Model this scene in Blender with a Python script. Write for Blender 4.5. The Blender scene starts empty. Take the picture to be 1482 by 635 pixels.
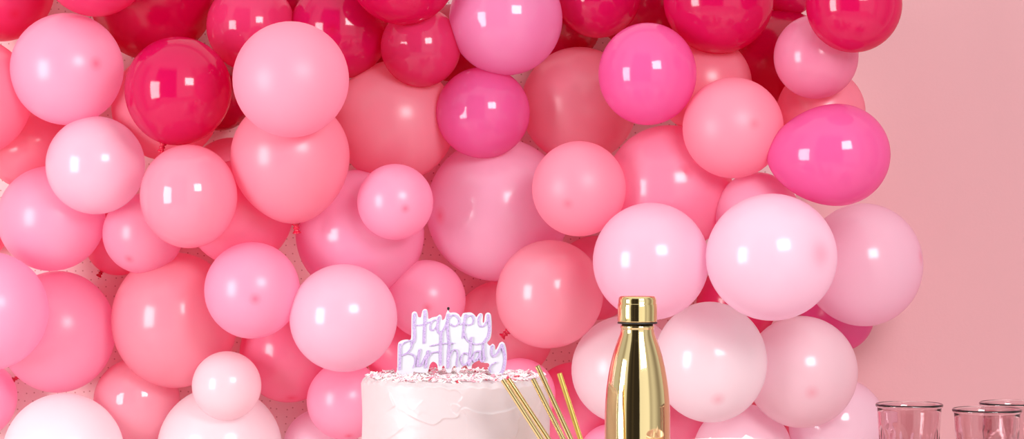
import bpy, bmesh, math, random
import numpy as np
from mathutils import Vector, Matrix
from mathutils.geometry import tessellate_polygon

C = bpy.context.scene.collection
SC = bpy.context.scene
PI = math.pi
random.seed(7)

# ------------------------------------------------------------------ camera, world, lights, exposure
F = 3300.0              # focal length in pixels of the 1482 x 635 frame
CAMY, CAMZ = -2.45, 1.092
TABLE_Z = 0.75
WALL_D = 3.20           # distance of the wall from the camera

cam = bpy.data.cameras.new('camera')
cam.sensor_width = 36.0
cam.lens = F / 1482.0 * 36.0
cam.clip_start = 0.05
camo = bpy.data.objects.new('camera', cam)
C.objects.link(camo)
camo.location = (0, CAMY, CAMZ)
camo.rotation_euler = (PI / 2, 0, 0)
SC.camera = camo

SC.view_settings.view_transform = 'Standard'
SC.view_settings.look = 'None'
SC.view_settings.gamma = 1.0
SC.view_settings.use_curve_mapping = False
SC.view_settings.exposure = 0.12
SC.cycles.max_bounces = 24
SC.cycles.diffuse_bounces = 14
SC.cycles.glossy_bounces = 6
SC.cycles.transmission_bounces = 16

WORLD_STRENGTH = 0.72
KEY_W, FILL_W = 29.0, 29.0
KEY_SIZE, FILL_SIZE = (0.64, 1.0), (0.74, 0.64)

world = bpy.data.worlds.new('studio')
SC.world = world
world.use_nodes = True
wn, wl = world.node_tree.nodes, world.node_tree.links
wn.clear()
w_out = wn.new('ShaderNodeOutputWorld')
w_bg = wn.new('ShaderNodeBackground')
w_tc = wn.new('ShaderNodeTexCoord')
w_sep = wn.new('ShaderNodeSeparateXYZ')
w_at = wn.new('ShaderNodeMath'); w_at.operation = 'ARCTAN2'      # azimuth seen from the wall towards the studio
w_neg = wn.new('ShaderNodeMath'); w_neg.operation = 'MULTIPLY'; w_neg.inputs[1].default_value = -1.0
w_map = wn.new('ShaderNodeMapRange')
w_map.inputs['From Min'].default_value = -PI; w_map.inputs['From Max'].default_value = PI
w_ramp = wn.new('ShaderNodeValToRGB')
w_ramp.color_ramp.interpolation = 'EASE'
els = w_ramp.color_ramp.elements
def deg_pos(d): return (d + 180.0) / 360.0
stops = [(-180, (0.9, 0.86, 0.86)), (-88, (0.9, 0.86, 0.86)), (-74, (0.6, 0.55, 0.5)), (-62, (1.2, 1.17, 1.15)), (-46, (1.3, 1.27, 1.25)), (-40, (0.12, 0.10, 0.08)), (-26, (0.05, 0.04, 0.035)), (-20, (0.09, 0.07, 0.055)), (-14, (0.05, 0.04, 0.035)),
         (3, (0.05, 0.04, 0.035)), (7, (1.5, 1.45, 1.42)), (36, (1.6, 1.55, 1.52)), (46, (0.8, 0.75, 0.72)), (58, (1.05, 1.0, 0.98)), (84, (0.45, 0.4, 0.38)), (104, (0.95, 0.9, 0.9)), (180, (0.9, 0.86, 0.86))]
els[0].position = deg_pos(stops[0][0]); els[0].color = (*stops[0][1], 1)
els[1].position = deg_pos(stops[-1][0]); els[1].color = (*stops[-1][1], 1)
for d, c in stops[1:-1]:
    e = els.new(deg_pos(d)); e.color = (*c, 1)
# white ceiling overhead, the room's walls around
w_up = wn.new('ShaderNodeMapRange'); w_up.inputs['From Min'].default_value = 0.60; w_up.inputs['From Max'].default_value = 0.74
w_mix = wn.new('ShaderNodeMix'); w_mix.data_type = 'RGBA'
w_mix.inputs['B'].default_value = (1.35, 1.3, 1.3, 1)
wl.new(w_tc.outputs['Generated'], w_sep.inputs[0])
wl.new(w_sep.outputs['Y'], w_neg.inputs[0])
wl.new(w_sep.outputs['X'], w_at.inputs[0]); wl.new(w_neg.outputs[0], w_at.inputs[1])
wl.new(w_at.outputs[0], w_map.inputs['Value'])
wl.new(w_map.outputs[0], w_ramp.inputs[0])
wl.new(w_sep.outputs['Z'], w_up.inputs['Value'])
wl.new(w_up.outputs[0], w_mix.inputs['Factor'])
wl.new(w_ramp.outputs[0], w_mix.inputs['A'])
wl.new(w_mix.outputs['Result'], w_bg.inputs['Color'])
w_bg.inputs['Strength'].default_value = WORLD_STRENGTH
wl.new(w_bg.outputs[0], w_out.inputs[0])

def area(name, loc, target, size, watts, col=(1, 1, 1)):
    l = bpy.data.lights.new(name, 'AREA')
    l.shape = 'RECTANGLE'; l.size, l.size_y = size
    l.energy = watts; l.color = col
    o = bpy.data.objects.new(name, l); C.objects.link(o)
    o.location = loc
    o.rotation_euler = (Vector(target) - Vector(loc)).to_track_quat('-Z', 'Y').to_euler()
    return o
MID = (0.0, 0.4, 1.10)
area('window_softbox', (-1.62, -0.85, 1.18), MID, KEY_SIZE, KEY_W, (1.0, 1.0, 1.0))
area('square_softbox', (0.82, -1.50, 1.86), MID, FILL_SIZE, FILL_W, (1.0, 1.0, 1.0))

# ------------------------------------------------------------------ helpers
def lin(c):
    out = []
    for v in c[:3]:
        v /= 255.0
        out.append(v / 12.92 if v <= 0.04045 else ((v + 0.055) / 1.055) ** 2.4)
    return tuple(out)

def at(px, py, d):
    """the point at distance d from the camera that is seen at pixel px, py"""
    return Vector(((px - 741.0) / F * d, CAMY + d, CAMZ - (py - 317.5) / F * d))

def new_mat(name):
    m = bpy.data.materials.new(name)
    m.use_nodes = True
    n = m.node_tree.nodes
    return m, n, m.node_tree.links, n['Principled BSDF']

def simple_mat(name, rgb, rough=0.5, metal=0.0, **kw):
    m, n, l, p = new_mat(name)
    p.inputs['Base Color'].default_value = (*lin(rgb), 1)
    p.inputs['Roughness'].default_value = rough
    p.inputs['Metallic'].default_value = metal
    for k, v in kw.items():
        p.inputs[k.replace('_', ' ')].default_value = v
    return m

def link_mesh(name, bm, mat, parent=None, smooth=True):
    me = bpy.data.meshes.new(name)
    bm.normal_update()
    bm.to_mesh(me); bm.free()
    for m in (mat if isinstance(mat, (list, tuple)) else [mat]):
        me.materials.append(m)
    if smooth:
        for p in me.polygons: p.use_smooth = True
    o = bpy.data.objects.new(name, me)
    C.objects.link(o)
    if parent is not None: o.parent = parent
    return o

def tag(o, label, cat, group=None, kind=None):
    o['label'] = label; o['category'] = cat
    if group: o['group'] = group
    if kind: o['kind'] = kind
    return o

def empty(name, loc):
    o = bpy.data.objects.new(name, None); C.objects.link(o)
    o.location = loc; o.empty_display_size = 0.05
    return o

def lathe(profile, seg=96, closed=False):
    """rings about local z; profile = [(radius, z)]"""
    bm = bmesh.new()
    rings = []
    for r, z in profile:
        if r < 1e-6:
            rings.append([bm.verts.new((0, 0, z))])
        else:
            rings.append([bm.verts.new((r * math.cos(2 * PI * k / seg), r * math.sin(2 * PI * k / seg), z)) for k in range(seg)])
    pairs = list(zip(rings[:-1], rings[1:]))
    if closed: pairs.append((rings[-1], rings[0]))
    for a, b in pairs:
        if len(a) == 1 and len(b) == 1: continue
        for k in range(seg):
            j = (k + 1) % seg
            if len(a) == 1: bm.faces.new((a[0], b[j], b[k]))
            elif len(b) == 1: bm.faces.new((a[k], a[j], b[0]))
            else: bm.faces.new((a[k], a[j], b[j], b[k]))
    bmesh.ops.recalc_face_normals(bm, faces=bm.faces)
    return bm

def box(bm, lo, hi, bev=0.0):
    v = [bm.verts.new((x, y, z)) for x in (lo[0], hi[0]) for y in (lo[1], hi[1]) for z in (lo[2], hi[2])]
    fs = [bm.faces.new([v[i] for i in q]) for q in ((0, 1, 3, 2), (4, 6, 7, 5), (0, 4, 5, 1), (2, 3, 7, 6), (0, 2, 6, 4), (1, 5, 7, 3))]
    bmesh.ops.recalc_face_normals(bm, faces=fs)
    if bev:
        es = list({e for f in fs for e in f.edges})
        bmesh.ops.bevel(bm, geom=es, offset=bev, segments=3, profile=0.5, affect='EDGES')

def catmull(pts, n=8):
    P = [Vector(p) for p in pts]
    P = [2 * P[0] - P[1]] + P + [2 * P[-1] - P[-2]]
    out = []
    for i in range(1, len(P) - 2):
        a, b, c, d = P[i - 1:i + 3]
        for k in range(n):
            t = k / n
            out.append(0.5 * ((2 * b) + (c - a) * t + (2 * a - 5 * b + 4 * c - d) * t * t + (3 * b - a - 3 * c + d) * t ** 3))
    out.append(P[-2])
    return out

# ------------------------------------------------------------------ the setting
def wall_material(name, rgb, dots=False):
    m, n, l, p = new_mat(name)
    tc = n.new('ShaderNodeTexCoord')
    nz = n.new('ShaderNodeTexNoise'); nz.inputs['Scale'].default_value = 5.0; nz.inputs['Detail'].default_value = 5
    l.new(tc.outputs['Object'], nz.inputs['Vector'])
    mx = n.new('ShaderNodeMix'); mx.data_type = 'RGBA'
    a = lin(rgb)
    mx.inputs['A'].default_value = (*[v * 0.965 for v in a], 1)
    mx.inputs['B'].default_value = (*[min(1, v * 1.035) for v in a], 1)
    l.new(nz.outputs['Fac'], mx.inputs['Factor'])
    col = mx.outputs['Result']
    if dots:
        vo = n.new('ShaderNodeTexVoronoi'); vo.voronoi_dimensions = '2D'
        vo.inputs['Scale'].default_value = 88.0; vo.inputs['Randomness'].default_value = 0.35
        mp = n.new('ShaderNodeMapping'); mp.inputs['Rotation'].default_value = (PI / 2, 0, 0)
        l.new(tc.outputs['Object'], mp.inputs['Vector']); l.new(mp.outputs[0], vo.inputs['Vector'])
        lt = n.new('ShaderNodeMapRange')
        lt.inputs['From Min'].default_value = 0.06; lt.inputs['From Max'].default_value = 0.12
        l.new(vo.outputs['Distance'], lt.inputs['Value'])
        m2 = n.new('ShaderNodeMix'); m2.data_type = 'RGBA'
        m2.inputs['A'].default_value = (*lin((186, 142, 142)), 1)
        l.new(lt.outputs[0], m2.inputs['Factor']); l.new(col, m2.inputs['B'])
        col = m2.outputs['Result']
    l.new(col, p.inputs['Base Color'])
    p.inputs['Roughness'].default_value = 0.85
    fn = n.new('ShaderNodeTexNoise'); fn.inputs['Scale'].default_value = 220; fn.inputs['Detail'].default_value = 3
    l.new(tc.outputs['Object'], fn.inputs['Vector'])
    bp = n.new('ShaderNodeBump'); bp.inputs['Strength'].default_value = 0.12; bp.inputs['Distance'].default_value = 0.002
    l.new(fn.outputs['Fac'], bp.inputs['Height']); l.new(bp.outputs[0], p.inputs['Normal'])
    return m

WALL_Y = CAMY + WALL_D
bm = bmesh.new(); box(bm, (-2.2, WALL_Y, 0), (2.2, WALL_Y + 0.1, 2.5))
o = link_mesh('wall_back', bm, wall_material('pink_wall_paint', (208, 155, 160)), smooth=False); o['kind'] = 'structure'
o['label'] = 'plain pink painted wall'
bm = bmesh.new(); box(bm, (-2.2, -3.2, -0.05), (2.2, WALL_Y + 0.1, 0.0))
o = link_mesh('floor', bm, simple_mat('floor_paint', (236, 224, 220), 0.6), smooth=False); o['kind'] = 'structure'
# speckled board the balloons hang on
px_right = (1150 - 741.0) / F * WALL_D
bm = bmesh.new(); box(bm, (-1.30, WALL_Y - 0.012, TABLE_Z + 0.02), (px_right, WALL_Y - 0.002, 1.95))
o = link_mesh('backing_board', bm, wall_material('speckled_board', (232, 204, 206), dots=True), smooth=False)
tag(o, 'pale pink board speckled with small dots, glimpsed in gaps between the balloons', 'board')
PANEL_D = WALL_D - 0.012

# table below the frame
tb = empty('party_table', (0.10, 0.07, 0))
tm = simple_mat('table_paint', (238, 214, 212), 0.45)
bm = bmesh.new(); box(bm, (-0.95, -0.36, TABLE_Z - 0.03), (0.95, 0.30, TABLE_Z), 0.004)
link_mesh('table_top', bm, tm, tb, smooth=False)
for sx in (-1, 1):
    for sy in (-1, 1):
        bm = bmesh.new(); box(bm, (sx * 0.88 - 0.03, sy * 0.28 - 0.03 - 0.03, 0.0), (sx * 0.88 + 0.03, sy * 0.28 + 0.0, TABLE_Z - 0.03), 0.003)
        link_mesh('leg', bm, tm, tb, smooth=False)
tag(tb, 'pale table under the cake, bottle and glasses', 'table')

# ------------------------------------------------------------------ balloons
def balloon_mat(name, rgb, gloss, dot, trans):
    m, n, l, p = new_mat(name)
    base = lin(rgb)
    at_ = n.new('ShaderNodeAttribute'); at_.attribute_name = 'latex'   # thickness of the latex at the crown
    mx = n.new('ShaderNodeMix'); mx.data_type = 'RGBA'
    mx.inputs['A'].default_value = (*base, 1)
    dk = (base[0] * 0.93, base[1] * 0.36, base[2] * 0.45)
    mx.inputs['B'].default_value = (*dk, 1)
    ml = n.new('ShaderNodeMath'); ml.operation = 'MULTIPLY'; ml.inputs[1].default_value = dot
    l.new(at_.outputs['Fac'], ml.inputs[0]); l.new(ml.outputs[0], mx.inputs['Factor'])
    l.new(mx.outputs['Result'], p.inputs['Base Color'])
    p.inputs['Roughness'].default_value = gloss
    p.inputs['IOR'].default_value = 1.72
    tr = n.new('ShaderNodeBsdfTranslucent')
    l.new(mx.outputs['Result'], tr.inputs['Color'])
    ms = n.new('ShaderNodeMixShader'); ms.inputs[0].default_value = trans
    out = n['Material Output']
    l.new(p.outputs[0], ms.inputs[1]); l.new(tr.outputs[0], ms.inputs[2])
    l.new(ms.outputs[0], out.inputs['Surface'])
    return m

# colours of the latex
CRIMSON = (222, 20, 102); DEEP = (214, 0, 76); HOT = (236, 66, 128)
CORAL = (251, 156, 180); SALMON = (251, 174, 196); LSALMON = (250, 182, 204)
BUBBLE = (252, 188, 216); PALE = (249, 214, 231); WHITEP = (250, 243, 247)
MAGENTA = (242, 116, 184); ROSE = (252, 186, 214); ORCHID = (242, 158, 204); HOTPINK = (252, 152, 188)

# back to front: (cx, cy, rx, ry, colour, roughness, spot pixel, knot pixel, squash, label)
B = []
def b(cx, cy, rx, ry, col, gloss, label, spot=None, knot=None, k=1.05, t=0.55):
    B.append((cx, cy, rx, ry, col, gloss, spot, knot, k, t, label))
G1, G2, G3, G4 = 0.10, 0.19, 0.29, 0.42     # shiny, satin, softer latex

# -- deepest layer
b(221, -9, 92, 92, DEEP, G2, 'deep crimson balloon at the top, half hidden behind the glossy crimson balloon with two glints', knot=(199, 86))
b(318, 138, 51, 51, DEEP, G2, 'sliver of a red balloon between the glossy crimson and the large light salmon balloon')
b(432, 6, 46, 46, DEEP, G2, 'dark red balloon at the top edge between two glossy crimson balloons')
b(553, 76, 56, 56, DEEP, G2, 'dark red balloon behind the small glossy crimson-pink one with twin highlights')
b(655, 62, 56, 56, DEEP, G2, 'dark red balloon hidden behind the light orchid balloon at the top')
b(812, 34, 58, 58, DEEP, G2, 'dark red balloon behind the big coral one, beside the light orchid balloon')
b(928, 2, 70, 70, DEEP, G2, 'dark red balloon at the top edge above the round magenta balloon')
b(1040, 32, 66, 66, DEEP, G2, 'dark red balloon mostly hidden below the large glossy crimson one')
b(1130, 92, 78, 78, DEEP, G2, 'large dark crimson balloon behind the small pink one near the garland edge')
b(1143, -14, 37, 37, CRIMSON, G2, 'small dark red balloon at the top, between the two largest glossy crimson ones')
b(1066, 440, 58, 58, HOT, G2, 'hot pink balloon glimpsed in the gap between three palest balloons')
b(862, 402, 61, 61, HOTPINK, G2, 'hot pink balloon glimpsed behind the bottle top between coral and pale balloons')
b(985, 604, 62, 62, HOTPINK, G3, 'hot pink balloon glimpsed low beside the gold bottle, away from the straws')
b(832, 590, 66, 66, HOTPINK, G3, 'deep pink balloon behind the upright gold straws')
b(1128, 604, 44, 44, CORAL, G3, 'coral balloon low in the gap under the two palest balloons by the glasses')
b(-20, 340, 30, 30, CORAL, G3, 'tiny sliver of coral balloon at the picture edge between two bubblegum pink ones')
b(335, 262, 63, 63, HOTPINK, G3, 'red-pink balloon wedged between the two salmon balloons below the glossy crimson one')
b(174, 346, 51, 51, HOTPINK, G3, 'hot pink balloon with a red knot hanging over a gap of speckled board', knot=(143, 397))
b(588, 506, 60, 60, HOTPINK, G3, 'pink balloon just behind the start of the candle lettering')
# -- back layer
b(45, 209, 66, 66, CORAL, G2, 'coral-red balloon under the large light pink one with a dark spot')
b(240, 154, 78, 78, CORAL, G3, 'coral balloon almost covered by the glossy crimson balloon with two glints')
b(571, 176, 88, 88, (254, 168, 190), G3, 'big coral balloon above the small fully visible bubblegum pink balloon')
b(838, 152, 84, 84, (254, 168, 190), G3, 'big coral balloon between the two round magenta balloons')
b(1018, 122, 70, 70, CORAL, G3, 'coral balloon peeking out beside the round magenta balloon with square glint')
b(1188, 162, 64, 64, CORAL, G3, 'coral balloon peeking out under the small pink balloon at the garland edge')
b(1212, 456, 53, 53, MAGENTA, G3, 'sliver of magenta-pink balloon against the wall, under the outermost pale balloon')
b(968, 273, 92, 92, (254, 168, 200), G2, 'large rose pink balloon with a dark crown spot above the bottle', spot=(985, 250))
b(347, 308, 77, 77, HOTPINK, G3, 'hot pink balloon behind the large pear-shaped salmon balloon')
b(521, 338, 93, 93, (252, 186, 220), G2, 'large rose pink balloon behind the small fully visible bubblegum pink one')
b(720, 303, 103, 104, (253, 202, 230), G2, 'largest balloon, rose pink with broad window sheen, in the centre', spot=(638, 312))
b(728, 479, 74, 74, SALMON, G3, 'salmon balloon directly behind the candle, half covered by the coral-pink one')
b(198, 580, 62, 62, (250, 182, 200), G1, 'dusky salmon balloon with bright streak highlights low between two white-pink ones', knot=(222, 640))
b(-35, 578, 57, 57, BUBBLE, G3, 'bubblegum pink balloon cut by the lower corner edge, its red knot showing', knot=(21, 548))
b(1075, 656, 72, 72, (249, 222, 234), G3, 'pale pink balloon rising behind the dish of white sweets')
b(1212, 616, 70, 70, (249, 224, 237), G1, 'pale translucent balloon closest to the drinking glasses')
b(752, 570, 52, 52, BUBBLE, G3, 'bubblegum pink balloon peeking over the cake behind the straws')
b(-42, 140, 87, 87, CORAL, G2, 'coral balloon cut off by the picture edge beside the spotted light pink one')
b(565, -150, 60, 60, CRIMSON, G2, '')
B.pop()
b(0, -18, 78, 78, HOT, G2, 'hot pink balloon with a darker crown spot in the top corner', spot=(33, 25))
b(492, 42, 72, 72, CRIMSON, G1, 'crimson balloon with dark crown spot, tucked behind the large light salmon one', spot=(487, 48))
b(866, -6, 61, 61, CRIMSON, G1, 'crimson balloon at the top edge between the light orchid and round magenta ones')
# -- middle layer
b(83, 480, 83, 88, ROSE, G3, 'large rose pink balloon above the white-pink one in the lower corner')
b(253, 463, 91, 98, (250, 174, 194), G2, 'largest coral balloon, two soft glints, above the two white-pink balloons with small one')
b(74, 316, 77, 76, BUBBLE, G3, 'large bubblegum pink balloon under the round pale one near the picture edge')
b(207, 338, 58, 58, BUBBLE, G3, 'bubblegum pink balloon with a crown spot under the shiny salmon balloon', spot=(194, 374))
b(138, -54, 78, 78, HOT, G2, 'hot pink balloon dipping in from the top edge above the spotted light pink one')
b(418, 511, 71, 71, HOTPINK, G2, 'hot pink balloon with dark spot at its lowest point', spot=(425, 573))
b(609, 68, 58, 58, HOT, G1, 'small crimson-pink balloon with twin highlights above the big coral one')
b(363, 38, 64, 65, HOT, G1, 'glossy hot pink balloon behind the top of the large light salmon one')
b(97, 100, 81, 81, BUBBLE, G3, 'large light pink balloon with red crown spot near the top corner', spot=(150, 96))
b(617, 433, 57, 57, BUBBLE, G3, 'bubblegum pink balloon rising just behind the word on the candle top', spot=(620, 443))
b(905, 535, 78, 78, WHITEP, G3, 'white-pink balloon directly behind the gold bottle')
b(885, 661, 48, 48, BUBBLE, G3, 'bubblegum pink balloon low behind the gold bottle and last straw')
b(465, 646, 55, 55, PALE, G3, 'pale pink balloon at the bottom edge beside the cake, under the bubblegum pink one')
b(1212, 224, 76, 74, MAGENTA, G1, 'glossy magenta oval balloon jutting out against the wall', spot=(1291, 222), k=1.34)
b(258, 130, 77, 77, CRIMSON, G1, 'glossy crimson balloon with two bright glints and a knot underneath', knot=(233, 213))
b(1096, 310, 61, 61, BUBBLE, G3, 'bubblegum pink balloon mostly covered by the biggest palest balloon')
b(1250, 383, 85, 89, PALE, G2, 'outermost pale pink balloon, farthest along the plain wall', spot=(1328, 372))
b(1160, 538, 81, 81, (247, 224, 232), G2, 'pale rosy balloon with crown spot, standing nearest the glasses side of the dish', spot=(1165, 562))
b(1181, 82, 61, 61, (242, 156, 190), G2, 'small orchid pink balloon tucked under the outermost glossy crimson one')
b(699, 163, 68, 66, MAGENTA, G1, 'round magenta balloon below the light orchid one')
b(583, -44, 80, 80, CRIMSON, G1, 'glossy crimson balloon dipping from the top edge above the twin-highlight one')
b(1040, -2, 80, 80, CRIMSON, G1, 'large glossy crimson balloon with window reflection above the salmon one')
# -- front layer
b(420, 226, 86, 86, SALMON, G3, 'large pear-shaped salmon balloon with its red knot at the bottom', knot=(428, 331), k=1.14)
b(572, 292, 55, 55, BUBBLE, G3, 'small fully visible bubblegum pink balloon with crown spot, in the centre', spot=(589, 302))
b(365, 420, 69, 70, BUBBLE, G3, 'round bubblegum pink balloon with faint crown spot beside the largest coral one', spot=(377, 430))
b(500, 580, 56, 56, BUBBLE, G3, 'bubblegum pink balloon touching the plain side of the cake, spot at its base', spot=(507, 628))
b(796, 425, 77, 78, (251, 186, 203), G2, 'coral-pink balloon between the candle and the bottle top, red knot beside lettering', knot=(733, 481))
b(838, 273, 68, 69, SALMON, G4, 'salmon balloon with small crown point above the coral-pink one', spot=(820, 295))
b(138, 239, 71, 71, PALE, G2, 'round pale pink balloon with two soft glints over the spotted light pink one')
b(273, 284, 70, 75, SALMON, G1, 'shiny salmon balloon just under the knot of the glossy crimson one')
b(92, 656, 87, 87, WHITEP, G3, 'large white-pink balloon at the lower corner of the garland')
b(-17, 450, 86, 86, BUBBLE, G3, 'large bubblegum pink balloon cut off by the picture edge at mid height')
b(318, 649, 90, 90, WHITEP, G2, 'large white-pink balloon at the bottom with a small pale one on top')
b(942, 378, 84, 85, PALE, G2, 'large pale pink balloon right above the gold bottle cap')
b(1236, 7, 69, 69, CRIMSON, G1, 'outermost glossy crimson balloon at the top against the plain wall')
b(937, 107, 71, 74, MAGENTA, G1, 'round magenta balloon with a square glint, closest to the large glossy crimson one')
b(732, 27, 82, 82, ORCHID, G1, 'large light orchid balloon at the top centre')
b(421, 115, 84, 84, LSALMON, G4, 'large light salmon matte balloon resting on the pear-shaped one')
b(497, 460, 78, 78, PALE, G2, 'large pale pink balloon beside the candle lettering, above the bare cake side')
b(1061, 185, 73, 73, SALMON, G4, 'matte salmon balloon between the round magenta and the magenta oval ones', spot=(1084, 182))
b(1117, 372, 94, 92, (250, 224, 238), G2, 'biggest palest pink balloon with a broad crown spot, above the rosy one', spot=(1178, 366))
b(1028, 524, 82, 87, WHITEP, G2, 'white-pink balloon with small crown spot, right beside the gold bottle', spot=(1033, 571))
b(328, 558, 50, 50, (251, 234, 239), G2, 'small pale balloon resting on the large white-pink one at the bottom')

# -- distances: each balloon is pushed back until it meets the board or the balloons behind it
placed = []
def settle(cx, cy, r):
    d = PANEL_D - 0.003
    first = True
    while d > 2.3:
        R = r / F * d
        if first:
            d = PANEL_D - R - 0.003; first = False
            R = r / F * d
        c = at(cx, cy, d)
        ok = True
        for (c2, R2, d2, x2, y2, r2) in placed:
            over = math.hypot(cx - x2, cy - y2) < (r + r2) * 0.985
            if over and (d >= d2 - 0.004 or (c - c2).length < (R + R2) * 0.90):
                ok = False; break
            if not over and (c - c2).length < (R + R2) * 0.90:
                ok = False; break
        if ok: return d, R
        d -= 0.003
    return d, R

KNOT_MATS = {}
def knot_mesh(r):
    """neck, rolled knot and flared lip along -z from the origin"""
    s = max(0.0042, r * 0.075)
    return lathe([(0, 0.3 * s), (1.0 * s, 0.25 * s), (0.8 * s, -0.1 * s), (0.45 * s, -0.45 * s), (0.72 * s, -0.62 * s), (0.80 * s, -0.85 * s), (0.55 * s, -1.08 * s),
                  (0.5 * s, -1.25 * s), (0.85 * s, -1.7 * s), (1.02 * s, -1.95 * s), (0.95 * s, -2.0 * s), (0.5 * s, -1.6 * s), (0, -1.5 * s)], 20)

rng = random.Random(3)
DEPTHS = []
for i, (cx, cy, rx, ry, col, gloss, spot, knot, k, t, label) in enumerate(B):
    rpx = 0.5 * (rx + ry)
    d, R = settle(cx, cy, rpx)
    c = at(cx, cy, d)
    placed.append((c, R, d, cx, cy, rpx))
    DEPTHS.append(d)
    # axis from knot to crown
    if knot is not None:
        kx, ky = (knot[0] - cx), (cy - knot[1])
        a = Vector((-kx, 0, -ky)).normalized()
        a.y = -0.12 if spot is None else -0.05
    elif spot is not None:
        sx, sz = (spot[0] - cx) / rpx, (cy - spot[1]) / rpx
        q = 1 - sx * sx - sz * sz
        a = Vector((sx, -math.sqrt(max(q, 0.02)), sz))
    else:
        a = Vector((rng.uniform(-0.4, 0.4), -1, rng.uniform(-0.4, 0.4)))
    a.normalize()
    rot = a.to_track_quat('Z', 'Y').to_matrix()
    scale = Vector((rx / rpx, 1.0, ry / rpx))
    NL, SEG = 40, 56
    prof, lat = [], []
    for j in range(NL + 1):
        th = PI * j / NL
        z = math.cos(th); r = math.sin(th)
        if z < 0:
            r *= 1 - (k - 1) * (0.9 if k < 1.2 else 0.5) * z * z
            z *= k
        prof.append((R * r if 0 < j < NL else 0.0, R * z))
        ang = math.degrees(th)
        lat.append(math.exp(-(ang / 6.0) ** 2) if spot is None or col not in ((250, 224, 238),) else math.exp(-(ang / 11.0) ** 2))
    # short stub of the neck at the tied end
    prof[-1] = (0.0, -R * (k + 0.03))
    bm = lathe(prof, SEG)
    # latex thickness attribute
    lay = bm.verts.layers.float.new('latex')
    for v in bm.verts:
        ang = math.degrees(math.acos(max(-1, min(1, v.co.z / max(1e-9, v.co.length)))))
        w = 11.0 if col == (250, 224, 238) else 5.2
        v[lay] = math.exp(-(ang / w) ** 2)
    for v in bm.verts:
        p = rot @ v.co
        v.co = Vector((p.x * scale.x, p.y * scale.y, p.z * scale.z))
    key = (col, gloss, spot is not None)
    if key not in KNOT_MATS:
        KNOT_MATS[key] = balloon_mat('latex', col, gloss, (0.45 if col in (PALE, WHITEP, (250, 224, 238), (247, 224, 232), LSALMON, SALMON) else 0.75) if spot is not None else 0.0, t)
    ob = link_mesh('balloon', bm, KNOT_MATS[key])
    ob.location = c
    tag(ob, label, 'balloon', 'balloons of the garland')
    if knot is not None:
        km = knot_mesh(R)
        tip = rot @ Vector((0, 0, -R * (k + 0.02)))
        tip = Vector((tip.x * scale.x, tip.y, tip.z * scale.z))
        for v in km.verts: v.co = rot @ v.co
        dk = ('knot', col)
        if dk not in KNOT_MATS:
            KNOT_MATS[dk] = simple_mat('knot_latex', (196, 14, 56), 0.25)
        ko = link_mesh('knot', km, KNOT_MATS[dk], ob)
        ko.location = tip
        ko['label'] = 'dark red tied knot'
print('balloon distances', min(DEPTHS), max(DEPTHS), [round(x, 2) for x in DEPTHS])

# ------------------------------------------------------------------ cake
CAKE_D = 2.50
S = F / CAKE_D
cake_c = at(659, 546, CAKE_D)
CAKE_R, CAKE_TOP = 137.0 / S, cake_c.z
CAKE_BASE = TABLE_Z + 0.045
def frosting_mat():
    m, n, l, p = new_mat('buttercream')
    p.inputs['Base Color'].default_value = (*lin((196, 180, 182)), 1)
    p.inputs['Roughness'].default_value = 0.42
    p.inputs['Subsurface Weight'].default_value = 0.25
    p.inputs['Subsurface Radius'].default_value = (0.012, 0.006, 0.005)
    p.inputs['Subsurface Scale'].default_value = 0.5
    tc = n.new('ShaderNodeTexCoord')
    nz = n.new('ShaderNodeTexNoise'); nz.inputs['Scale'].default_value = 60; nz.inputs['Detail'].default_value = 6
    mp = n.new('ShaderNodeMapping'); mp.inputs['Scale'].default_value = (1, 1, 2.6)
    l.new(tc.outputs['Object'], mp.inputs[0]); l.new(mp.outputs[0], nz.inputs['Vector'])
    bp = n.new('ShaderNodeBump'); bp.inputs['Strength'].default_value = 0.09; bp.inputs['Distance'].default_value = 0.002
    l.new(nz.outputs['Fac'], bp.inputs['Height']); l.new(bp.outputs[0], p.inputs['Normal'])
    return m
cake = empty('birthday_cake', (cake_c.x, cake_c.y, CAKE_BASE))
H = CAKE_TOP - CAKE_BASE
NA, NZ = 840, 170
phi = np.linspace(0, 2 * PI, NA, endpoint=False)
zz = np.linspace(0, 1, NZ)
PH, ZZ = np.meshgrid(phi, zz)
disp = np.zeros_like(PH)
nr = np.random.RandomState(5)
# overlapping palette-knife smears: each a flat scale with one crisp ragged edge
for q in range(46):
    p0, z0 = nr.uniform(0, 2 * PI), nr.uniform(0.0, 1.05)
    wl_, hl = nr.uniform(0.3, 0.8), nr.uniform(0.12, 0.30)
    dirn = 1 if nr.rand() < 0.65 else -1
    dp = (PH - p0 + PI) % (2 * PI) - PI
    u = dp / wl_ * dirn
    v = (ZZ - z0) / hl + nr.uniform(-0.35, 0.35) * u
    rag = 0.10 * np.sin(2.5 * v + q) + 0.03 * np.sin(9 * v + 2 * q) + 0.45 * v * v
    ragv = 0.10 * np.sin(6 * u + 3 * q) + 0.05 * np.sin(17 * u + q)
    body = np.clip((u + 1.1) / 1.5, 0, 1) ** 1.3 * (1 / (1 + np.exp((u - 0.75 + rag) * 36))) * (1 / (1 + np.exp((-v - 0.75 + ragv) * 26))) * np.clip((1.1 - v) / 1.2, 0, 1)
    disp = np.maximum(disp, 0) + body * nr.uniform(0.0001, 0.0004)
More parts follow.
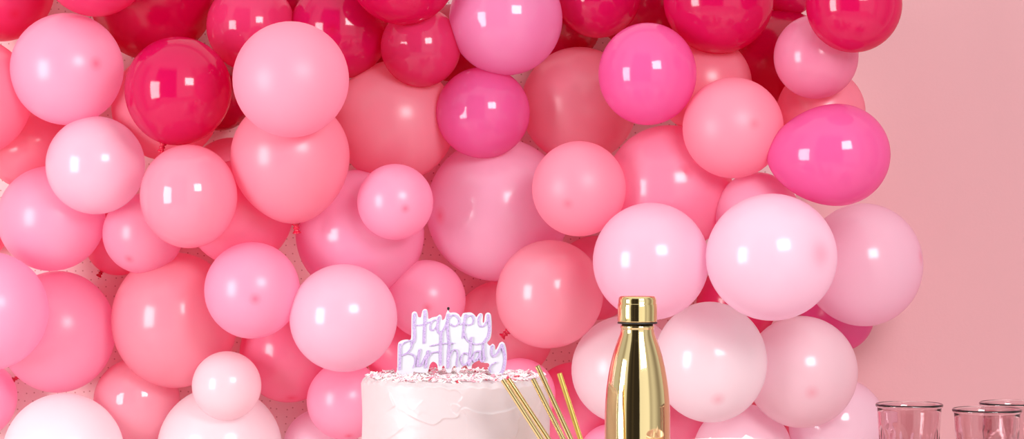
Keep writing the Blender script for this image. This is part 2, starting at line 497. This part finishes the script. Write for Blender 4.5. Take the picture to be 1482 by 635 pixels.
# crisp ragged edges left by the palette knife, raised on one side
knife = [(+1, [(568, 566), (573, 577), (577, 586)], 0.0010, 0.010),
         (-1, [(600, 556), (640, 556.5), (662, 559), (671, 566), (671, 572), (665, 578)], 0.0013, 0.012),
         (-1, [(592, 594), (612, 602), (630, 608), (640, 604), (647, 599), (664, 598), (668, 591)], 0.0013, 0.012),
         (+1, [(668, 591), (675, 585), (690, 591), (712, 594), (735, 591), (752, 584)], 0.0012, 0.012),
         (+1, [(655, 578), (664, 580), (671, 585)], 0.0008, 0.006),
         (-1, [(545, 630), (560, 633), (576, 624), (590, 612)], 0.0008, 0.010),
         (+1, [(603, 590), (610, 580), (617, 574)], 0.0006, 0.008),
         (-1, [(745, 632), (750, 618), (749, 606), (753, 600)], 0.0009, 0.008),
         (-1, [(771, 620), (777, 606), (782, 592), (779, 580)], 0.0012, 0.008),
         (+1, [(690, 556), (720, 560), (748, 559), (770, 556)], 0.0007, 0.010)]
for sgn, line, amp, reach in knife:
    cs = catmull([(math.asin(max(-0.99, min(0.99, (x - 659) / 137.0))) * CAKE_R, -(y - 552.0) / S + CAKE_TOP - CAKE_BASE, 0) for x, y in line], 6)
    arc = ((PH + PI / 2 + PI) % (2 * PI) - PI) * CAKE_R        # 0 faces the camera
    zm = ZZ * (CAKE_TOP - CAKE_BASE)
    best = np.full_like(PH, 9.0); sd_ = np.zeros_like(PH); tt_ = np.zeros_like(PH)
    nseg = len(cs) - 1
    for q in range(nseg):
        ax, az, bx, bz_ = cs[q].x, cs[q].y, cs[q + 1].x, cs[q + 1].y
        wob = 0.0007 * math.sin(q * 2.3) 
        dx, dz = bx - ax, bz_ - az
        L2 = dx * dx + dz * dz + 1e-12
        tq = np.clip(((arc - ax) * dx + (zm - az) * dz) / L2, 0, 1)
        dd = np.hypot(arc - ax - tq * dx, zm - az - tq * dz)
        side = np.sign(dx * (zm - az) - dz * (arc - ax))
        m_ = dd < best
        best = np.where(m_, dd, best); sd_ = np.where(m_, side, sd_); tt_ = np.where(m_, (q + tq) / nseg, tt_)
    raised = np.where(sd_ * sgn < 0, np.exp(-best / reach), np.exp(-best / 0.0006))
    disp += amp * raised * np.clip(np.sin(PI * np.clip(tt_, 0.02, 0.98)) * 2.5, 0, 1) * (best < 0.05)
disp -= disp.mean()
disp += 0.0005 * np.sin(3 * PH + 4 * ZZ) + 0.0006 * np.sin(7 * PH - 9 * ZZ + 1)
bm = bmesh.new()
rings = []
for i in range(NZ):
    z = zz[i]
    row = []
    edge = 1.0
    r0 = CAKE_R - 0.0012
    zr = z * H
    if z > 0.955:
        f = (z - 0.955) / 0.045
        r0 -= 0.0045 * f * f
    for j in range(NA):
        r = r0 + disp[i, j] * (1.0 if z < 0.97 else 0.8)
        zq = zr + (0.0011 * math.sin(5 * phi[j] + 1) + 0.0009 * math.sin(17 * phi[j]) + 0.0008 * math.sin(41 * phi[j] + 2)) * (z ** 6)
        row.append(bm.verts.new((r * math.cos(phi[j]), r * math.sin(phi[j]), zq)))
    rings.append(row)
for f in (0.985, 0.965, 0.93, 0.85, 0.6, 0.3):
    row = []
    for j in range(NA):
        lip = {0.985: 0.0010, 0.965: 0.0008, 0.93: -0.0006}.get(f, -0.001)
        z = H + lip + 0.0007 * math.sin(13 * phi[j] * f + 40 * f) + 0.0005 * math.sin(29 * phi[j])
        r = (CAKE_R - 0.004) * f
        row.append(bm.verts.new((r * math.cos(phi[j]), r * math.sin(phi[j]), z)))
    rings.append(row)
for a, bb in zip(rings[:-1], rings[1:]):
    for j in range(NA):
        j2 = (j + 1) % NA
        bm.faces.new((a[j], a[j2], bb[j2], bb[j]))
bm.faces.new(rings[-1]); bm.faces.new(list(reversed(rings[0])))
bmesh.ops.recalc_face_normals(bm, faces=bm.faces)
link_mesh('frosting', bm, frosting_mat(), cake)
tag(cake, 'round pale pink frosted cake with swirled knife marks under the birthday candle', 'cake')
# low stand (below the frame)
sd = link_mesh('cake_stand', lathe([(0, 0), (0.075, 0), (0.077, 0.004), (0.03, 0.012), (0.022, 0.022), (0.03, 0.034), (0.122, 0.037), (0.125, 0.041), (0.122, 0.045), (0, 0.045)], 96),
               simple_mat('white_ceramic', (245, 238, 236), 0.25))
sd.location = (cake_c.x, cake_c.y, TABLE_Z)
tag(sd, 'low white stand carrying the frosted cake', 'cake stand')

# sprinkles: flakes strewn over the cake top
bm = bmesh.new()
rs = random.Random(11)
def flake(bm, pos, L, W, T, yaw, tilt, roll, mi, curl):
    M = Matrix.Translation(pos) @ Matrix.Rotation(yaw, 4, 'Z') @ Matrix.Rotation(tilt, 4, 'Y') @ Matrix.Rotation(roll, 4, 'X')
    top, bot = [], []
    n = 6
    for s in range(n + 1):
        u = s / n * 2 - 1
        w = W * math.sqrt(max(0.04, 1 - u * u))
        zc = curl * (u * u)
        for lst, dz in ((top, T), (bot, 0)):
            lst.append((bm.verts.new(M @ Vector((u * L, -w, zc + dz + 0.3 * W))), bm.verts.new(M @ Vector((u * L, 0, zc + dz))), bm.verts.new(M @ Vector((u * L, w, zc + dz + 0.3 * W)))))
    fs = []
    for s in range(n):
        for q in (0, 1):
            fs.append(bm.faces.new((top[s][q], top[s + 1][q], top[s + 1][q + 1], top[s][q + 1])))
            fs.append(bm.faces.new((bot[s][q], bot[s][q + 1], bot[s + 1][q + 1], bot[s + 1][q])))
        fs.append(bm.faces.new((top[s][0], bot[s][0], bot[s + 1][0], top[s + 1][0])))
        fs.append(bm.faces.new((top[s][2], top[s + 1][2], bot[s + 1][2], bot[s][2])))
    fs.append(bm.faces.new((top[0][0], top[0][1], top[0][2], bot[0][2], bot[0][1], bot[0][0])))
    fs.append(bm.faces.new((top[n][2], top[n][1], top[n][0], bot[n][0], bot[n][1], bot[n][2])))
    for f in fs: f.material_index = mi
for q in range(900):
    r = (CAKE_R - 0.005) * math.sqrt(rs.uniform(0, 1.0)); ph = rs.uniform(0, 2 * PI)
    z = CAKE_TOP + rs.choice((0.0005, 0.001, 0.002, 0.003))
    mi = rs.choices((0, 1, 2, 3), (54, 36, 9, 3))[0]
    flake(bm, Vector((cake_c.x + r * math.cos(ph), cake_c.y + r * math.sin(ph), z)), rs.uniform(0.002, 0.0042), rs.uniform(0.0010, 0.0019), 0.0006,
          rs.uniform(0, 2 * PI), rs.uniform(-0.5, 0.5), rs.uniform(-0.9, 0.9), mi, rs.uniform(0, 0.0012))
bmesh.ops.recalc_face_normals(bm, faces=bm.faces)
sp = link_mesh('sprinkles', bm, [simple_mat('flake_white', (252, 246, 244), 0.5), simple_mat('flake_pink', (248, 208, 216), 0.5),
                                 simple_mat('flake_rose', (238, 150, 168), 0.5), simple_mat('flake_red', (206, 62, 80), 0.5)])
tag(sp, 'white, pink and red flakes strewn thickly over the cake top', 'sprinkles', kind='stuff')

# ------------------------------------------------------------------ Happy Birthday candle
def zp(x, y):          # traced detail of the candle, in metres from its foot (x to the side, z up)
    px, py = 560 + x / 5.29, 435 + y / 5.29
    return ((px - 659) / S, -(py - 546) / S)
card_outline = [(80, 520), (82, 400), (85, 335), (95, 315), (120, 302), (150, 297), (180, 298), (187, 262), (188, 180), (190, 105), (198, 88), (212, 82), (228, 90), (236, 112), (240, 124), (260, 126),
    (266, 100), (275, 72), (292, 63), (308, 72), (314, 100), (318, 138), (345, 128), (382, 120), (402, 106), (418, 116), (424, 148), (444, 132), (456, 92), (469, 72), (482, 90), (520, 90), (550, 104), (566, 126),
    (582, 97), (604, 92), (640, 90), (665, 103), (685, 124), (700, 104), (718, 95), (734, 108), (733, 160), (744, 164), (752, 108), (770, 91), (791, 99), (800, 140), (801, 240), (791, 290), (768, 322), (788, 344),
    (808, 330), (826, 344), (832, 376), (850, 350), (864, 322), (888, 316), (908, 345), (918, 420), (912, 500), (896, 545), (880, 566), (830, 566), (790, 556), (774, 525), (784, 490), (770, 476), (742, 474), (712, 456), (684, 466), (655, 486), (645, 520),
    (622, 522), (606, 496), (575, 508), (552, 545), (535, 545), (528, 506), (512, 500), (498, 525), (490, 548), (462, 548), (446, 515), (436, 497), (424, 505), (416, 528), (394, 528), (382, 484), (354, 466), (330, 488), (318, 530), (300, 548), (230, 548), (205, 540), (190, 566), (80, 560)]
CARD_T = 0.004
candle = empty('birthday_candle', (cake_c.x, cake_c.y, CAKE_TOP))
bm = bmesh.new()
oc = catmull([(x, y, 0) for x, y in card_outline + card_outline[:1]], 4)[:-1]
op = [Vector((zp(q.x, q.y)[0], 0, zp(q.x, q.y)[1])) for q in oc]
fv = [bm.verts.new((q.x, -CARD_T / 2, q.z)) for q in op]
bv = [bm.verts.new((q.x, CARD_T / 2, q.z)) for q in op]
for tri in tessellate_polygon([[Vector((q.x, q.z, 0)) for q in op]]):
    bm.faces.new([fv[t_] for t_ in tri]); bm.faces.new([bv[t_] for t_ in reversed(tri)])
for q in range(len(op)):
    w_ = (q + 1) % len(op)
    bm.faces.new((fv[q], fv[w_], bv[w_], bv[q]))
bmesh.ops.recalc_face_normals(bm, faces=bm.faces)
link_mesh('backing', bm, simple_mat('white_wax', (204, 202, 212), 0.45), candle, smooth=False)

strokes = [
    (22, [(212, 104), (208, 180), (212, 260), (208, 305), (190, 328)]), (10, [(226, 188), (270, 184), (330, 162)]), (21, [(292, 82), (290, 160), (286, 240), (284, 318)]),
    (10, [(392, 150), (362, 148), (336, 178), (332, 214), (352, 226), (378, 198), (396, 146)]), (16, [(400, 126), (388, 190), (392, 236), (412, 246), (440, 212), (462, 160)]),
    (19, [(468, 106), (464, 190), (468, 260), (476, 326)]), (10, [(470, 140), (508, 108), (546, 134), (548, 174), (514, 194), (484, 178)]), (9, [(548, 174), (575, 178), (604, 140)]),
    (17, [(602, 108), (590, 190), (581, 280)]), (10, [(602, 130), (642, 110), (662, 136), (656, 172), (622, 186), (598, 172)]),
    (11, [(716, 106), (700, 148), (714, 194), (746, 188), (770, 146)]), (21, [(774, 112), (786, 200), (776, 268), (744, 318)]), (10, [(744, 318), (690, 332), (636, 318), (604, 286), (594, 248)]),
    (19, [(102, 336), (101, 430), (98, 520)]), (10, [(104, 342), (150, 312), (188, 308), (188, 352), (158, 394), (120, 414)]), (10, [(116, 418), (168, 402), (212, 426), (217, 470), (203, 508)]),
    (19, [(252, 376), (240, 440), (234, 495)]), (16, [(234, 495), (262, 492), (284, 452), (300, 420)]), (19, [(314, 386), (304, 450), (296, 505)]), (11, [(302, 452), (338, 402), (380, 390), (404, 394)]),
    (20, [(416, 240), (412, 320), (410, 410), (410, 484)]), (9, [(334, 344), (412, 328), (512, 324)]),
    (21, [(480, 326), (472, 400), (468, 505)]), (11, [(474, 440), (500, 384), (532, 376), (542, 420), (534, 470), (538, 500)]),
    (10, [(622, 408), (588, 400), (566, 440), (580, 488), (612, 478), (636, 430)]), (19, [(646, 284), (638, 390), (628, 488)]), (14, [(628, 488), (642, 460), (656, 430)]),
    (11, [(708, 384), (674, 392), (656, 434), (668, 464), (698, 436), (716, 386)]), (16, [(716, 386), (712, 436), (728, 464), (752, 436)]), (18, [(736, 338), (740, 400), (742, 452)]),
    (15, [(806, 346), (800, 396), (818, 424), (848, 398), (876, 344)]), (21, [(880, 338), (904, 430), (892, 520), (872, 556)]), (9, [(836, 470), (802, 488), (786, 520), (796, 546)]),
]
bm = bmesh.new()
for si, (w, pts) in enumerate(strokes):
    cs = catmull([(x, y, 0) for x, y in pts], 8)
    P = [Vector((zp(q.x, q.y)[0], 0, zp(q.x, q.y)[1])) for q in cs]
    hw = w / 5.29 / S / 2
    YF, YB = -CARD_T / 2 - 0.0008 - 0.00003 * si, -CARD_T / 2 + 0.0005
    rows = []
    for i, q in enumerate(P):
        tdir = (P[min(i + 1, len(P) - 1)] - P[max(i - 1, 0)]).normalized()
        nn = Vector((-tdir.z, 0, tdir.x)) * hw
        a, c = q + nn, q - nn
        rows.append([bm.verts.new((a.x, YB, a.z)), bm.verts.new((a.x, YF, a.z)), bm.verts.new((c.x, YF, c.z)), bm.verts.new((c.x, YB, c.z))])
    for r1, r2 in zip(rows[:-1], rows[1:]):
        for q in range(3): bm.faces.new((r1[q], r2[q], r2[q + 1], r1[q + 1]))
    bm.faces.new(rows[0]); bm.faces.new(list(reversed(rows[-1])))
    for q in (P[0], P[-1]):
        f_ = [bm.verts.new((q.x + hw * math.cos(PI * k / 8), YF + 0.00001, q.z + hw * math.sin(PI * k / 8))) for k in range(16)]
        b_ = [bm.verts.new((v.co.x, YB, v.co.z)) for v in f_]
        bm.faces.new(f_)
        for k in range(16): bm.faces.new((f_[k], f_[(k + 1) % 16], b_[(k + 1) % 16], b_[k]))
bmesh.ops.recalc_face_normals(bm, faces=bm.faces)
m, n, l, p = new_mat('lavender_glitter')
tc = n.new('ShaderNodeTexCoord'); vo = n.new('ShaderNodeTexVoronoi'); vo.inputs['Scale'].default_value = 1500
l.new(tc.outputs['Object'], vo.inputs['Vector'])
rp = n.new('ShaderNodeValToRGB')
rp.color_ramp.elements[0].color = (*lin((166, 136, 190)), 1); rp.color_ramp.elements[1].color = (*lin((214, 192, 226)), 1)
sp_ = n.new('ShaderNodeSeparateColor'); l.new(vo.outputs['Color'], sp_.inputs[0]); l.new(sp_.outputs[0], rp.inputs[0])
l.new(rp.outputs[0], p.inputs['Base Color']); p.inputs['Roughness'].default_value = 0.35
p.inputs['Metallic'].default_value = 0.15
bp = n.new('ShaderNodeBump'); bp.inputs['Strength'].default_value = 0.6; bp.inputs['Distance'].default_value = 0.0006
l.new(sp_.outputs[1], bp.inputs['Height']); l.new(bp.outputs[0], p.inputs['Normal'])
lo = link_mesh('lettering', bm, m, candle, smooth=False); lo['label'] = 'lavender glitter script reading Happy Birthday'
wx, wz = zp(470, 72)
bm = lathe([(0, -0.002), (0.0006, -0.002), (0.0007, 0.0003), (0.0013, 0.0009), (0.0015, 0.0020), (0.0011, 0.0031), (0, 0.0035)], 14)
wk = link_mesh('wick', bm, simple_mat('burnt_wick', (22, 16, 18), 0.9), candle); wk.location = (wx, 0, wz)
wk['label'] = 'black wick tip'
tag(candle, 'white candle plaque with lavender Happy Birthday script standing on the cake', 'candle')

# ------------------------------------------------------------------ gold bottle
def gold(name, rgb, rough, bump=0.0):
    m, n, l, p = new_mat(name)
    p.inputs['Base Color'].default_value = (*lin(rgb), 1)
    p.inputs['Metallic'].default_value = 1.0
    p.inputs['Roughness'].default_value = rough
    if bump:
        tc = n.new('ShaderNodeTexCoord'); nz = n.new('ShaderNodeTexNoise')
        nz.inputs['Scale'].default_value = 38; nz.inputs['Detail'].default_value = 4
        mp = n.new('ShaderNodeMapping'); mp.inputs['Scale'].default_value = (1, 1, 0.25)
        l.new(tc.outputs['Object'], mp.inputs[0]); l.new(mp.outputs[0], nz.inputs['Vector'])
        bp = n.new('ShaderNodeBump'); bp.inputs['Strength'].default_value = bump; bp.inputs['Distance'].default_value = 0.002
        l.new(nz.outputs['Fac'], bp.inputs['Height']); l.new(bp.outputs[0], p.inputs['Normal'])
    return m
GOLD = gold('polished_gold', (232, 211, 156), 0.05, 0.06)
BD = 2.45
SB = F / BD
bc = at(922.5, 428, BD)
bottle = empty('gold_bottle', (bc.x, bc.y, TABLE_Z))
def bz(py): return (CAMZ - (py - 317.5) / SB) - TABLE_Z
bzt = bz(428)
prof = [(0, 0.0), (0.030, 0.0), (0.0338, 0.0015), (0.0352, 0.005)] + [(47.4 / SB, bz(y)) for y in (740, 700, 650, 620)] + \
       [(47.2 / SB, bz(596)), (46.4 / SB, bz(578)), (45.0 / SB, bz(562)), (42.8 / SB, bz(547)), (39.9 / SB, bz(531)), (36.2 / SB, bz(515)), (31.8 / SB, bz(501)), (28.2 / SB, bz(491)), (25.2 / SB, bz(483)),
        (24.0 / SB, bz(478)), (23.8 / SB, bz(475)), (24.6 / SB, bz(474)), (24.6 / SB, bz(471)), (22.8 / SB, bz(470)), (22.6 / SB, bz(462)), (0, bz(462))]
# resample smoothly
link_mesh('body', lathe(prof, 128), GOLD, bottle)
cp = [(0, bz(465.5)), (27.6 / SB, bz(465.5)), (28.3 / SB, bz(465)), (28.5 / SB, bz(464)), (28.5 / SB, bz(446)), (28.3 / SB, bz(440)), (27.9 / SB, bz(439.2)), (27.5 / SB, bz(438.4)), (27.4 / SB, bz(434)), (26.6 / SB, bz(430.5)), (25.2 / SB, bz(428.8)), (23.2 / SB, bz(428)), (0, bz(427.6))]
link_mesh('cap', lathe(cp, 128), gold('cap_gold', (234, 212, 152), 0.07, 0.05), bottle)
rg = link_mesh('seal_ring', lathe([(22.4 / SB, bz(468.0)), (28.4 / SB, bz(468.0)), (28.9 / SB, bz(467.3)), (28.8 / SB, bz(466.2)), (28.0 / SB, bz(465.5)), (22.4 / SB, bz(465.5))], 96, closed=True), simple_mat('black_rubber', (26, 22, 20), 0.5), bottle)
rg['label'] = 'thin black seal under the cap'
tag(bottle, 'shiny gold metal drinks bottle with a screw cap and thin black seal', 'bottle')

# ------------------------------------------------------------------ straws in a small cup
CUPD = 2.36
base_c = Vector(((888 - 741) / F * CUPD, CAMY + CUPD, TABLE_Z))
glass_m, n, l, p = new_mat('clear_glass')
p.inputs['Base Color'].default_value = (*lin((240, 220, 223)), 1)
p.inputs['Transmission Weight'].default_value = 1.0
p.inputs['Roughness'].default_value = 0.0
p.inputs['IOR'].default_value = 1.48
cup = link_mesh('straw_cup', lathe([(0, 0.0), (0.030, 0.0), (0.033, 0.002), (0.0385, 0.049), (0.0378, 0.050), (0.0368, 0.049), (0.0315, 0.004), (0, 0.0035)], 72), simple_mat('cup_ceramic', (246, 226, 226), 0.3))
cup.location = base_c
tag(cup, 'small cup on the table holding the gold straws', 'cup')
straw_px = [((727.5, 549), (783, 635), -0.012, 'outermost of two gold straws lying side by side across the cake'),
            ((735.5, 548), (793.5, 635), -0.004, 'inner of two gold straws lying side by side across the cake'),
            ((771, 548), (815, 635), 0.000, 'gold straw starting just off the cake top edge, beside the tallest straw'),
            ((777.5, 529), (826, 635), 0.008, 'tallest gold straw, with a dark reflected stripe'),
            ((809.5, 540), (840, 635), 0.014, 'most upright gold straw, matte, nearest the bottle')]
SG = gold('foil_straw', (230, 208, 150), 0.06)
SG2 = gold('matte_foil_straw', (226, 200, 110), 0.34, 0.2)
for i, (t0, t1, dy, lab) in enumerate(straw_px):
    d = CUPD + dy
    a, b2 = at(*t0, d), at(*t1, d)
    dirv = (b2 - a).normalized()
    zend = TABLE_Z + 0.0065
    e = a + dirv * ((zend - a.z) / dirv.z)
    L = (e - a).length
    ro, ri = 0.0027, 0.0023
    pts = [(ri, 0.0), (ro, 0.0)] + [(ro, L * q / 10) for q in range(1, 10)] + [(ro, L), (ri, L)]
    bm = lathe(pts, 28, closed=True)
    so = link_mesh('straw', bm, SG2 if i == 4 else SG)
    # hard ends
    so.data.set_sharp_from_angle(angle=math.radians(40))
    so.location = e
    so.rotation_euler = (a - e).to_track_quat('Z', 'Y').to_euler()
    tag(so, lab, 'straw', 'gold straws')

# ------------------------------------------------------------------ faceted drinking glasses
GR, GH = 0.0368, 0.141
def tumbler_bm():
    bm = bmesh.new()
    SEG = 216
    NF = 9
    rings = []
    def outer(z):
        f = z / GH
        return 0.0275 + (GR - 0.0018 - 0.0275) * f ** 0.9
    prof = []
    zs = [0.0, 0.0015, 0.004] + [0.004 + (GH - 0.008) * k / 130 for k in range(1, 131)]
    top_arch = 0.1155
    for z in zs:
        row = []
        for k in range(SEG):
            ph = 2 * PI * k / SEG
            u = ((ph * NF / (2 * PI)) % 1.0) * 2 - 1          # -1..1 across one panel
            r = outer(z)
            if z < 0.002: r -= 0.0025
            arch = top_arch - 0.013 * (1 - math.sqrt(max(0.0, 1 - min(1, abs(u) / 0.86) ** 2)))
            inside = 1 / (1 + math.exp((abs(u) - 0.84) * 16)) * (1 / (1 + math.exp((z - arch) * 520)))
            low = 1 / (1 + math.exp(-(z - 0.010) * 900))
            r -= 0.0009 * inside * low * (0.6 + 0.4 * (1 - u * u))
            row.append((r * math.cos(ph), r * math.sin(ph), z))
        prof.append(row)
    # rounded rim bead, then the inner wall
    bead = [(GR - 0.0006, GH - 0.0036), (GR, GH - 0.0022), (GR - 0.0002, GH - 0.0009), (GR - 0.0012, GH), (GR - 0.0024, GH - 0.0006), (GR - 0.0031, GH - 0.0020)]
    inner = [(outer(z) - 0.0031, z) for z in [GH - 0.005 - (GH - 0.017) * k / 30 for k in range(0, 31)]] + [(0.022, 0.0095), (0.012, 0.0085)]
    for r, z in bead + inner:
        prof.append([(r * math.cos(2 * PI * k / SEG), r * math.sin(2 * PI * k / SEG), z) for k in range(SEG)])
    rings = [[bm.verts.new(p) for p in row] for row in prof]
    for a, b3 in zip(rings[:-1], rings[1:]):
        for k in range(SEG):
            j = (k + 1) % SEG
            bm.faces.new((a[k], a[j], b3[j], b3[k]))
    bm.faces.new(list(reversed(rings[0]))); bm.faces.new(rings[-1])
    bmesh.ops.recalc_face_normals(bm, faces=bm.faces)
    return bm
rim_z = TABLE_Z + GH
def glass_at(px, py, rot, lab, src=None):
    d = F * (CAMZ - rim_z) / (py - 317.5)
    if src is None:
        o = link_mesh('drinking_glass', tumbler_bm(), glass_m)
    else:
        o = src.copy(); C.objects.link(o)
    o.location = ((px - 741) / F * d, CAMY + d, TABLE_Z)
    o.rotation_euler = (0, 0, rot)
    tag(o, lab, 'glass', 'clear faceted drinking glasses')
    return o
g0 = glass_at(1316, 583.6, math.radians(20), 'clear faceted glass standing apart, nearest the balloons')
glass_at(1428.5, 591.0, math.radians(34), 'clear faceted glass in front of the one cut by the picture edge', g0)
glass_at(1466, 581.5, math.radians(9), 'clear faceted glass furthest back, cut by the picture edge', g0)

# ------------------------------------------------------------------ footed dish of white sweets
DD = 2.38
SD = F / DD
dc = at(1060, 641.5, DD)
DR = 87 / SD
DH = dc.z - TABLE_Z
dish = link_mesh('footed_dish', lathe([(0, 0.0), (0.036, 0.0), (0.037, 0.003), (0.014, 0.010), (0.009, 0.024), (0.013, 0.040), (0.036, 0.052), (0.054, 0.072), (DR - 0.001, DH - 0.003), (DR, DH - 0.001), (DR - 0.0008, DH), (DR - 0.002, DH - 0.001),
                                        (0.050, 0.073), (0.034, 0.056), (0, 0.052)], 96), simple_mat('pink_glaze', (248, 226, 228), 0.2))
dish.location = (dc.x, dc.y, TABLE_Z)
tag(dish, 'footed pale dish with thin rim heaped with white sweets beside the gold bottle', 'dish')
wm = simple_mat('sugar_white', (226, 214, 216), 0.6, Subsurface_Weight=0.2)
sweets = [(1026, 632, 0.010), (1043, 633, 0.014), (1082, 628, 0.012), (1060, 636, -0.012), (1101, 634, 0.004), (1004, 640, 0.006), (1120, 641, 0.008), (1038, 643, -0.022), (1080, 643, -0.024)]
sweet_me = None
for i, (px, py, dy) in enumerate(sweets):
    top = at(px, py, DD + dy)
    if sweet_me is None:
        bm = lathe([(0, -0.0085), (0.0075, -0.0085), (0.0100, -0.0072), (0.0106, -0.004), (0.0098, -0.0005), (0.0108, 0.0015), (0.0092, 0.0040), (0.0075, 0.0052), (0.0078, 0.0066), (0.0052, 0.0088), (0.0022, 0.0105), (0.0, 0.0122)], 40)
        for v in bm.verts:
            ph = math.atan2(v.co.y, v.co.x)
            f = 1 + 0.05 * math.cos(6 * ph + 180 * v.co.z)
            v.co.x *= f; v.co.y *= f
        so = link_mesh('meringue', bm, wm); sweet_me = so
    else:
        so = sweet_me.copy(); C.objects.link(so)
    so.location = top - Vector((0, 0, 0.0122))
    so.rotation_euler = (0.12 * math.sin(i * 2), 0.14 * math.cos(i * 3), i * 1.3)
    tag(so, 'small white sweet peeking over the rim of the footed dish', 'sweet', 'white sweets in the dish')
